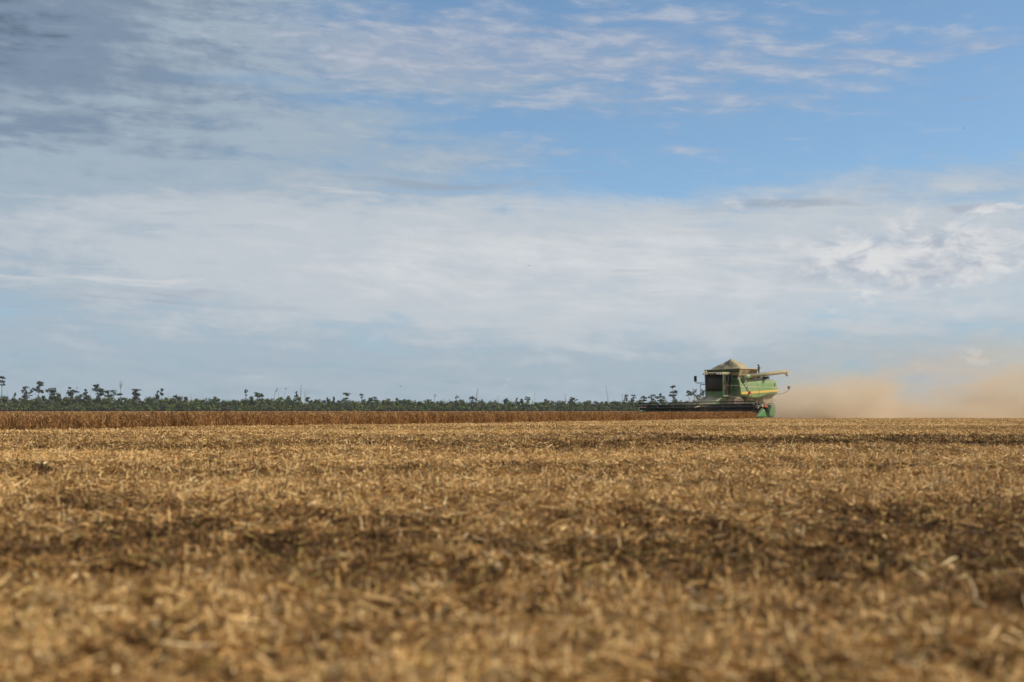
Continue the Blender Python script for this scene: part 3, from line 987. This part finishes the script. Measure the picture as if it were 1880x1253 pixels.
def stripe(u0, u1, sgn, parent):
    mb = MB()
    z0 = lambda u: 2.17 + (-3.2 - u) / 5.9 * 0.30
    mb.prism([(u0, z0(u0) - .09), (u1, z0(u1) - .11), (u1, z0(u1) + .11), (u0, z0(u0) + .09)], sgn * 1.80, sgn * 1.835)
    return mb.build('stripe', m_yel, parent)


for sg in (1, -1):
    p = side_panel(-3.22, -4.38, sg, m_panel, lower0=1.95, lower1=1.85)
    stripe(-3.30, -4.36, sg, p)
    p = side_panel(-4.42, -5.98, sg, m_panel, lower0=1.74, lower1=1.72)
    stripe(-4.44, -5.96, sg, p)
    p = side_panel(-6.02, -7.6, sg, m_panel, lower0=1.74, lower1=2.05)
    stripe(-6.04, -7.58, sg, p)
    p = side_panel(-7.6, -9.22, sg, m_panel, lower0=2.05, lower1=2.12, round_tail=True)
    stripe(-7.58, -9.05, sg, p)
    mb = MB()
    mb.prism([(-8.62, 2.86), (-8.70, 2.86), (-8.74, 3.14), (-8.66, 3.14)], sg * 1.70, sg * 1.76)
    mb.build('latch', m_dark, p)
b_ = MB()
b_.prism([(-9.02, 2.0), (-9.26, 2.12), (-9.30, 2.6), (-9.16, 3.30), (-9.02, 3.40)], -1.46, 1.46)
b_.build('rear_grille', m_green, H, bevel=.04)
b_ = MB()
b_.box(-8.0, -5.9, -1.2, 1.25, 3.38, 3.70)
b_.box(-6.9, -6.2, .4, 1.35, 3.68, 3.82)
b_.tube([(-7.6, -.6, 3.6), (-7.6, -.6, 4.15), (-7.75, -.6, 4.25)], .09)
b_.build('engine_deck', m_dark, H, bevel=.03)

# tank extension: flared rim
lo = [(-3.2, -1.5), (-3.2, 1.5), (-5.7, 1.5), (-5.7, -1.5)]
hi = [(-2.98, -1.9), (-2.98, 1.9), (-5.86, 1.9), (-5.86, -1.9)]
hz = [4.25, 4.33, 4.36, 4.28]
for i in range(4):
    j = (i + 1) % 4
    b_ = MB()
    v = [(*lo[i], 3.52), (*lo[j], 3.52), (*hi[j], hz[j]), (*hi[i], hz[i])]
    cxv = [(-4.4 + (p[0] + 4.4) * .975, p[1] * .975, p[2]) for p in v]
    b_.raw(v + cxv, [(0, 1, 2, 3), (7, 6, 5, 4), (0, 4, 5, 1), (1, 5, 6, 2), (2, 6, 7, 3), (3, 7, 4, 0)])
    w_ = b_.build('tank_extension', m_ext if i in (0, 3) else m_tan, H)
    b_ = MB()
    b_.tube([v[3], v[2]], .05, 6)
    b_.build('rim_rail', m_tan, w_)
b_ = MB()
b_.tube([(-5.86, 1.92, 3.5), (-5.88, 1.94, 4.62)], .07, 8)
b_.box(-6.02, -5.78, 1.82, 2.02, 4.40, 4.50)
b_.tube([(-5.88, 1.94, 4.62), (-5.78, 1.94, 4.74), (-5.66, 1.94, 4.70)], .06, 8)
b_.build('lamp_post', m_dark, H)

# cab
b_ = MB()
b_.box(-3.16, -1.86, -.93, .93, 1.86, 2.02)
for sg in (-1, 1):
    b_.tube([(-1.84, sg * .90, 1.95), (-1.78, sg * .95, 3.82)], .06, 6)
    b_.tube([(-3.10, sg * .93, 1.95), (-3.10, sg * .95, 3.82)], .07, 6)
v_ = []
for z, k_, dd in ((1.90, .86, -.02), (2.34, .90, .05)):
    v_.append([(-1.86 + (dd + .10) * (1 - (t / .95) ** 2) * .9, t * k_ / .95, z) for t in np.linspace(-.95, .95, 13)])
b_.loft(v_, cap=False, closed=False)
b_.build('cab', m_green, H, bevel=.02)
b_ = MB()
ring = []
for z, k_, dd in ((2.34, .90, 0.055), (2.7, .92, .105), (3.2, .94, .13), (3.82, .93, .08)):
    ring.append([(-1.86 + (dd + .10) * (1 - (t / .95) ** 2) * .9, t * k_ / .95, z) for t in np.linspace(-.95, .95, 13)])
b_.loft(ring, cap=False, closed=False)
ws = b_.build('windscreen', m_glass, H, smooth=True)
sm = ws.modifiers.new('thick', 'SOLIDIFY')
sm.thickness = .012
b_ = MB()
b_.tube([(-1.70, -.1, 2.04), (-1.64, .3, 2.6)], .012, 5)
b_.tube([(-1.63, .28, 2.3), (-1.60, .33, 3.0)], .018, 5)
b_.build('wiper', m_hose, ws)
for sg in (1, -1):
    b_ = MB()
    b_.raw([(-1.92, sg * .915, 2.05), (-3.05, sg * .925, 2.05), (-3.05, sg * .945, 3.80), (-1.86, sg * .94, 3.80)], [(0, 1, 2, 3)])
    d_ = b_.build('door', m_glass, H)
    b_ = MB()
    b_.tube([(-2.05, sg * .96, 2.5), (-2.05, sg * .96, 2.9)], .02, 5)
    b_.build('handle', m_rail, d_)
b_ = MB()
b_.prism([(-1.50, 3.86), (-1.56, 3.98), (-1.9, 4.03), (-3.12, 4.03), (-3.18, 3.82), (-1.55, 3.80)], -1.02, 1.02)
b_.build('cab_roof', m_auger, H, bevel=.04)
for y in (-.86, -.6, -.32, .32, .6, .86):
    b_ = MB()
    b_.box(-1.50, -1.43, y - .085, y + .085, 3.82, 3.93)
    b_.build('work_light', m_lamp if abs(y) != .32 else m_dark, H)
b_ = MB()
ring = lambda r, z: [(-1.75 + r * math.cos(t), -.85 + r * math.sin(t), z) for t in [2 * math.pi * j / 12 for j in range(12)]]
b_.loft([ring(.09, 4.02), ring(.09, 4.12), ring(.06, 4.17)])
b_.build('beacon', m_amb, H, smooth=True)
b_ = MB()
b_.box(-2.75, -2.3, -.28, .28, 2.0, 2.5)
b_.box(-2.85, -2.7, -.28, .28, 2.45, 3.2)
b_.build('seat', m_dark, H, bevel=.05)

# mirrors
for sg, uu in ((-1, -1.45), (1, -1.7)):
    yy = 1.78 if sg < 0 else 1.45
    b_ = MB()
    b_.tube([(-1.8, sg * .95, 3.1), (uu, sg * yy, 3.12), (uu, sg * yy, 3.35)], .025, 6)
    b_.tube([(-1.8, sg * .95, 2.95), (uu, sg * yy, 3.12)], .018, 6)
    arm = b_.build('mirror_arm', m_dark, H)
    b_ = MB()
    b_.box(uu - .05, uu + .04, sg * yy - .13, sg * yy + .13, 3.22, 3.72)
    b_.build('mirror', m_hose, H, bevel=.02)

# platforms, rails and ladder
b_ = MB()
b_.box(-3.18, -1.75, .97, 1.75, 1.82, 1.88)
b_.build('platform', m_dark, H)
b_ = MB()
b_.box(-2.6, -1.75, -1.55, -.97, 1.82, 1.88)
b_.build('platform', m_dark, H)
for pts in ([(-1.8, -1.5, 1.88), (-1.8, -1.5, 2.95), (-2.55, -1.5, 2.95), (-2.55, -1.5, 1.88)],
            [(-1.8, 1.7, 1.88), (-1.8, 1.7, 2.85), (-3.1, 1.7, 2.85)],
            [(-3.0, 1.72, 2.2), (-3.0, 1.72, 3.3), (-3.2, 1.6, 3.4)]):
    b_ = MB()
    for p, q_ in zip(pts[:-1], pts[1:]):
        b_.tube([p, q_], .025, 6)
    b_.build('handrail', m_dark, H)
b_ = MB()
b_.tube([(-3.82, 1.84, 3.42), (-4.35, 1.93, 2.46)], .055, 8)
b_.build('handrail', m_rail, H)
lad = MB()
for y in (1.86, 2.28):
    lad.tube([(-4.15, y, 2.05), (-4.55, y, 0.62)], .03, 6)
ladder = lad.build('ladder', m_green, H)
for i in range(5):
    f_ = i / 4
    u, z = -4.17 - .36 * f_, 1.9 - 1.2 * f_
    b_ = MB()
    b_.box(u - .11, u + .11, 1.87, 2.27, z - .025, z + .025)
    b_.build('tread', m_yel if i in (1, 2) else m_tan, ladder)
b_ = MB()
b_.box(-4.62, -4.42, 1.82, 1.96, 2.10, 2.36)
b_.build('reflector', m_red, H)


def wheel(u, v, r, w, rim_r):
    out_ = 1 if v > 0 else -1
    mb = MB()
    mb.wheel(u, r, v, [(rim_r, -w * .42), (r * .84, -w * .5), (r * .96, -w * .42), (r * .985, -w * .2), (r * .985, w * .2), (r * .96, w * .42), (r * .84, w * .5), (rim_r, w * .42)], 36)
    for i in range(22):
        t = 2 * math.pi * i / 22
        for s_ in (-1, 1):
            tt = t + (0 if s_ > 0 else math.pi / 22)
            c, sn = math.cos(tt), math.sin(tt)
            c2, s2 = math.cos(tt + .16), math.sin(tt + .16)
            v4 = []
            for rr in (r * .95, r * 1.03):
                v4 += [(u + rr * c, v + s_ * w * .03, r + rr * sn), (u + rr * math.cos(tt + .07), v + s_ * w * .03, r + rr * math.sin(tt + .07)),
                       (u + rr * math.cos(tt + .23), v + s_ * w * .48, r + rr * math.sin(tt + .23)), (u + rr * c2, v + s_ * w * .48, r + rr * s2)]
            mb.raw(v4, [(0, 1, 2, 3), (4, 5, 6, 7), (0, 1, 5, 4), (1, 2, 6, 5), (2, 3, 7, 6), (3, 0, 4, 7)])
    wo = mb.build('wheel', m_rub, H)
    mb = MB()
    mb.wheel(u, r, v, [(rim_r * 1.01, -w * .40), (rim_r * 1.01, w * .40), (rim_r * .9, w * .34), (rim_r * .8, out_ * w * .1), (rim_r * .3, out_ * w * .16), (.06, out_ * w * .2)], 28)
    mb.build('rim', m_yel, wo)
    return wo


for sg in (1, -1):
    wheel(-3.0, sg * 1.45, .95, .70, .48)
    wheel(-8.35, sg * 1.45, .66, .48, .32)

# unloading auger folded back along the left side
b_ = MB()
b_.tube([(-4.2, 2.0, 3.69), (-9.75, 2.0, 4.18), (-9.95, 2.0, 4.19)], [.185, .18, .19], 14)
b_.build('unloading_auger', m_auger, H, smooth=True)
b_ = MB()
b_.tube([(-3.75, 1.60, 3.15), (-3.76, 1.74, 3.45), (-3.86, 1.92, 3.62), (-4.22, 2.0, 3.69)], [.20, .21, .21, .20], 12)
b_.build('auger_elbow', m_green, H, smooth=True)
b_ = MB()
b_.tube([(-9.90, 2.0, 4.20), (-10.10, 2.0, 4.16), (-10.24, 2.0, 4.02), (-10.28, 2.0, 3.82)], [.20, .22, .21, .17], 12)
b_.build('auger_spout', m_dark if False else m_tan, H, smooth=True)
b_ = MB()
b_.box(-7.3, -7.1, 1.5, 2.1, 3.50, 3.72)
b_.build('auger_rest', m_dark, H)

# fold-out marker lamps at the tail
for sg in (1, -1):
    b_ = MB()
    b_.tube([(-9.1, sg * 1.7, 2.12), (-9.14, sg * 2.4, 2.24), (-9.14, sg * 2.85, 2.48), (-9.14, sg * 2.92, 2.62)], .022, 6)
    b_.build('lamp_arm', m_dark, H)
    b_ = MB()
    b_.box(-9.2, -9.08, sg * 2.92 - .12, sg * 2.92 + .12, 2.60, 2.86)
    b_.build('marker_lamp', m_hose, H, bevel=.03)
b_ = MB()
b_.tube([(-8.9, 1.3, 2.1), (-9.05, 1.45, 1.7), (-9.3, 1.5, 1.45), (-9.7, 1.5, 1.4)], .03, 6)
b_.build('hitch_hose', m_rail, H)

# feeder house
b_ = MB()
b_.prism([(-.05, .35), (-.05, 1.05), (-1.9, 1.86), (-2.6, 1.86), (-2.6, 1.1), (-.4, .3)], -.78, .78)
b_.build('feeder_house', m_green, H, bevel=.03)
b_ = MB()
for y in (-.95, .95):
    b_.tube([(-2.7, y, 1.0), (-.2, y, .45)], .06, 8)
b_.build('lift_cylinder', m_rail, H)

# header (tilted slightly, its far end lower)
V0, V1 = -6.1, 6.7
b_ = MB()
b_.box(-.12, .0, V0, V1, .22, 1.02)
b_.box(-.26, -.02, V0, V1, 1.00, 1.16)
b_.prism([(0.0, .14), (.5, .10), (1.12, .08), (1.12, .11), (.5, .16), (.01, .24)], V0, V1)
for y in np.arange(V0 + .6, V1, 1.5):
    b_.box(-.3, -.10, y - .05, y + .05, .2, 1.05)
hd = b_.build('header', m_reel, H)
hd.rotation_euler = (0.011, 0, 0)
hd.location = (0, 0, -.011 * 6.7 + .02)
b_ = MB()
b_.box(1.08, 1.2, V0, V1, .075, .105)
for y in np.arange(V0 + .04, V1, .0762 * 2):
    b_.raw([(1.18, y - .02, .075), (1.18, y + .02, .075), (1.32, y, .085), (1.18, y - .02, .105), (1.18, y + .02, .105)], [(0, 1, 2), (3, 2, 4), (0, 2, 3), (1, 4, 2)])
b_.build('cutter_bar', m_dark, hd)
b_ = MB()
b_.tube([(.45, V0 + .1, .46), (.45, V1 - .1, .46)], .20, 14)
for s_, y0, y1 in ((1, V0 + .15, -.9), (-1, V1 - .15, 1.1)):
    tot = abs(y1 - y0)
    n = int(tot / .06)
    pr = None
    for i in range(n):
        y = y0 + (y1 - y0) * i / n
        t = s_ * i * .06 / .55 * 2 * math.pi
        c, sn = math.cos(t), math.sin(t)
        cur = [(.45 + .19 * c, y, .46 + .19 * sn), (.45 + .31 * c, y, .46 + .31 * sn)]
        if pr:
            b_.raw([pr[0], pr[1], cur[1], cur[0]], [(0, 1, 2, 3)])
        pr = cur
b_.build('header_auger', m_dark, hd)
# reel
RU, RZ, RR = 1.27, .93, .50
re_ = MB()
re_.tube([(RU, V0 + .25, RZ), (RU, V1 - .25, RZ)], .10, 10)
for y in np.linspace(V0 + .3, V1 - .3, 8):
    for i in range(6):
        t = 2 * math.pi * i / 6 + .45
        re_.tube([(RU, y, RZ), (RU + RR * math.cos(t), y, RZ + RR * math.sin(t))], .024, 5)
        t2 = 2 * math.pi * (i + 1) / 6 + .45
        re_.tube([(RU + RR * .72 * math.cos(t), y, RZ + RR * .72 * math.sin(t)), (RU + RR * .72 * math.cos(t2), y, RZ + RR * .72 * math.sin(t2))], .018, 5)
reel = re_.build('reel', m_reel, hd)
for i in range(6):
    t = 2 * math.pi * i / 6 + .45
    u, z = RU + RR * math.cos(t), RZ + RR * math.sin(t)
    bt = MB()
    bt.tube([(u, V0 + .2, z), (u, V1 - .2, z)], .040, 6)
    for y in np.arange(V0 + .25, V1 - .2, .14):
        bt.raw([(u - .012, y - .010, z), (u + .012, y - .010, z), (u + .012, y + .010, z), (u - .012, y + .010, z), (u - .07, y, z - .25)], [(0, 1, 4), (1, 2, 4), (2, 3, 4), (3, 0, 4)])
    bt.build('reel_bat', m_reel, hd)
for y in (V0 - .02, V1 + .02, .3):
    b_ = MB()
    b_.tube([(-.15, y, 1.10), (.55, y, 1.16), (RU + .12, y, RZ + .02)], [.07, .06, .055], 6)
    b_.tube([(-.1, y + .06, .75), (.55, y + .06, 1.08)], .035, 6)
    b_.build('reel_arm', m_reel if y != .3 else m_yel, hd)
for y in (V0 + .05, V1 - .05):
    b_ = MB()
    b_.wheel(RU, RZ, y, [(.05, -.05), (.12, -.05), (.12, .05), (.05, .05)], 16)
    b_.build('reel_hub', m_auger, hd)
# end dividers
for sg, y in ((1, V1), (-1, V0)):
    b_ = MB()
    b_.prism([(1.95, .06), (1.80, .16), (1.15, .62), (.86, .84), (.62, .80), (.30, .12), (.40, .05)], y, y + sg * .26, .22)
    dv = b_.build('crop_divider', m_clean, hd, bevel=.03)
    b_ = MB()
    b_.prism([(.18, .10), (.06, .46), (-.32, 1.16), (-.46, 1.18), (-.60, .98), (-1.02, .62), (-.98, .46), (-.70, .06)], y - sg * .04, y + sg * .24, .18)
    b_.build('end_shield', m_clean, hd, bevel=.03)
    b_ = MB()
    b_.tube([(.50, y + sg * .27, .84), (.18, y + sg * .29, .44), (.02, y + sg * .25, .08)], .045, 6)
    b_.build('drive_hose', m_hose, hd)
    b_ = MB()
    b_.prism([(.72, .98), (.60, 1.12), (.20, 1.10), (.10, .92), (.40, .86)], y - sg * .02, y + sg * .2, .15)
    b_.build('belt_cover', m_red, hd, bevel=.03)
    b_ = MB()
    b_.box(.78, 1.0, y + sg * .02, y + sg * .18, .92, 1.10)
    b_.build('reflector', m_auger, hd, bevel=.02)
b_ = MB()
b_.tube([(-.1, -.4, 1.15), (.2, -.5, 1.35), (-.5, -.45, 1.55), (-1.6, -.9, 1.8)], .035, 6)
b_.tube([(-.1, -.6, 1.15), (.15, -.7, 1.45), (-.6, -.7, 1.6), (-1.7, -1.0, 1.7)], .035, 6)
b_.build('hydraulic_hose', m_hose, H)

# ------------------------------------------------------------------ grain heap
grain_m = mat('soy_grain', (0.42, 0.33, 0.18), 0.9, 0, 0.15)
k = NT(grain_m.node_tree)
t = k.new('ShaderNodeTexCoord')
n1 = k.noise(t.outputs['Object'], 9.0, 6, 0.7)
n2 = k.noise(t.outputs['Object'], 1.4, 4, 0.6)
k.l.new(k.mix(k.add(k.mul(n1, .6), k.mul(n2, .5)), (0.26, 0.20, 0.105), (0.47, 0.37, 0.21)), k.n['Principled BSDF'].inputs['Base Color'])
bp = k.new('ShaderNodeBump')
bp.inputs['Strength'].default_value = .5
bp.inputs['Distance'].default_value = .05
k.l.new(n1, bp.inputs['Height'])
k.l.new(bp.outputs[0], k.n['Principled BSDF'].inputs['Normal'])
NU, NV = 46, 54
uu = np.linspace(-5.80, -3.02, NU)
vv = np.linspace(-1.85, 1.85, NV)
U, V = np.meshgrid(uu, vv)
# two merged cones of repose: a rounded main top and the small hollow on its front
pu, pv_ = np.abs((U + 4.42) / 1.40), np.abs((V + .05) / 1.85)
ru = (pu ** 2 + pv_ ** 2) ** .5
rc = (pu ** 5 + pv_ ** 5) ** .2
ru = ru * (1 - np.clip(rc, 0, 1)) + rc * np.clip(rc, 0, 1)
Z = 4.24 + 1.42 * np.clip(1 - ru, 0, 1) ** 1.12
Zc = 5.24 - 0.70 * np.clip(ru, 0, .8) ** 1.8
Z = -np.log(np.exp(-Z * 12) + np.exp(-Zc * 12)) / 12
Z -= 0.26 * np.exp(-(((U + 3.92) / .34) ** 2 + ((V + .42) / .36) ** 2))
Z += 0.18 * (vnoise(U * 2.1 + 5, V * 2.1 + 8) - .5) + .05 * (vnoise(U * 6, V * 6) - .5)
Z += 0.05 * (V / 1.8)
ii = np.arange(NU * NV).reshape(NV, NU)
topq = np.stack([ii[:-1, :-1], ii[:-1, 1:], ii[1:, 1:], ii[1:, :-1]], -1).reshape(-1, 4)
tv = np.stack([U.ravel(), V.ravel(), Z.ravel()], -1)
rimi = np.concatenate([ii[0, :], ii[1:, -1], ii[-1, -2::-1], ii[-2:0:-1, 0]])
bv = tv[rimi].copy()
bv[:, 2] = 3.75
bv[:, 0] = -4.41 + (bv[:, 0] + 4.41) * .94
bv[:, 1] *= .9
nb = len(rimi)
sq = [(rimi[i], rimi[(i + 1) % nb], NU * NV + (i + 1) % nb, NU * NV + i) for i in range(nb)]
heap = np_mesh('grain_heap', np.concatenate([tv, bv]), np.concatenate([topq, np.array(sq)]), grain_m, None, None, True)
heap.location = mloc(0, 0, 0)
heap.rotation_euler = (0, 0, HEAD)
tag(heap, 'heap of tan grain piled high above the harvester tank rim', 'grain')


# ------------------------------------------------------------------ dust behind the harvester
def volume_box(name, x0, x1, y0, y1, z0, z1):
    mb = MB()
    mb.box(x0, x1, y0, y1, z0, z1)
    m = bpy.data.materials.new(name)
    m.use_nodes = True
    m.node_tree.nodes.clear()
    kk = NT(m.node_tree)
    o_ = kk.new('ShaderNodeOutputMaterial')
    pv = kk.new('ShaderNodeVolumePrincipled')
    kk.l.new(pv.outputs[0], o_.inputs['Volume'])
    return mb.build(name, m), kk, pv


DX0, DX1 = 8.0, 74.0
dust, k, pv = volume_box('dust_cloud', DX0, DX1, 113.5, 146.0, 0.03, 9.5)
tag(dust, 'tan dust cloud trailing behind the harvester to the right', 'dust', kind='stuff')
pv.inputs['Color'].default_value = (0.89, 0.75, 0.56, 1)
pv.inputs['Anisotropy'].default_value = 0.25
t = k.new('ShaderNodeTexCoord')
s3 = k.new('ShaderNodeSeparateXYZ')
k.l.new(t.outputs['Object'], s3.inputs[0])
X, Y, Z = s3.outputs
n1 = k.noise(k.xyz(k.add(k.mul(X, .20), k.mul(Z, .10)), k.mul(Y, .05), k.mul(Z, .36)), 1.0, 5, .56, .5)
n2 = k.noise(k.xyz(k.mul(X, .70), k.mul(Y, .14), k.mul(Z, 1.0)), 1.0, 5, .6, .4)
puff = k.add(k.mul(n1, .95), k.mul(n2, .52))                      # about 0.72 on average
lowd = k.mul(k.m('POWER', 2.71828, k.mul(Z, -1.25)), 0.30)
mid = k.mul(k.m('POWER', 2.71828, k.mul(Z, -0.42)), 0.06)
pl1 = k.add(k.blob(X, Z, 31.5, 2.5, 3.6, 1.35, .075), k.blob(X, Z, 26.2, .8, 3.0, 1.0, .55))
pl2 = k.blob(X, Z, 52.0, 2.6, 9.0, 2.9, .085)
dip = k.m('SUBTRACT', 1.0, k.blob(X, Z, 38.0, 3.2, 3.6, 1.6, .55))
den = k.add(k.mul(lowd, k.step(puff, .5, .95, .45, 1.7)), k.mul(k.add(mid, pl1, pl2), dip, k.step(puff, .60, .90, .03, 2.6)))
gate = k.mul(k.step(X, 20.6, 25.0), k.step(Y, 113.5, 118.5), k.step(Y, 146.0, 138.0), k.step(Z, 9.5, 6.0))
# behind the body and under the cab
back = k.mul(k.blob(X, Y, 22.2, 130.5, 2.0, 3.0, .25), k.m('POWER', 2.71828, k.mul(Z, -.8)))
feed = k.mul(k.blob(X, Y, 17.6, 123.5, 2.2, 1.9, .15), k.blob(Z, 0.0, 1.35, 0.0, .50, 1.0, 1.0), k.step(n2, .38, .6, .25, 1.2))
k.l.new(k.add(k.mul(den, gate), back, feed), pv.inputs['Density'])

# ------------------------------------------------------------------ haze
haze, k, pv = volume_box('haze', -1700, 1700, -90, 2090, -1.2, 60)
tag(haze, kind='stuff')
pv.inputs['Color'].default_value = (0.90, 0.94, 1.0, 1)
pv.inputs['Density'].default_value = 0.00004
pv.inputs['Anisotropy'].default_value = 0.2
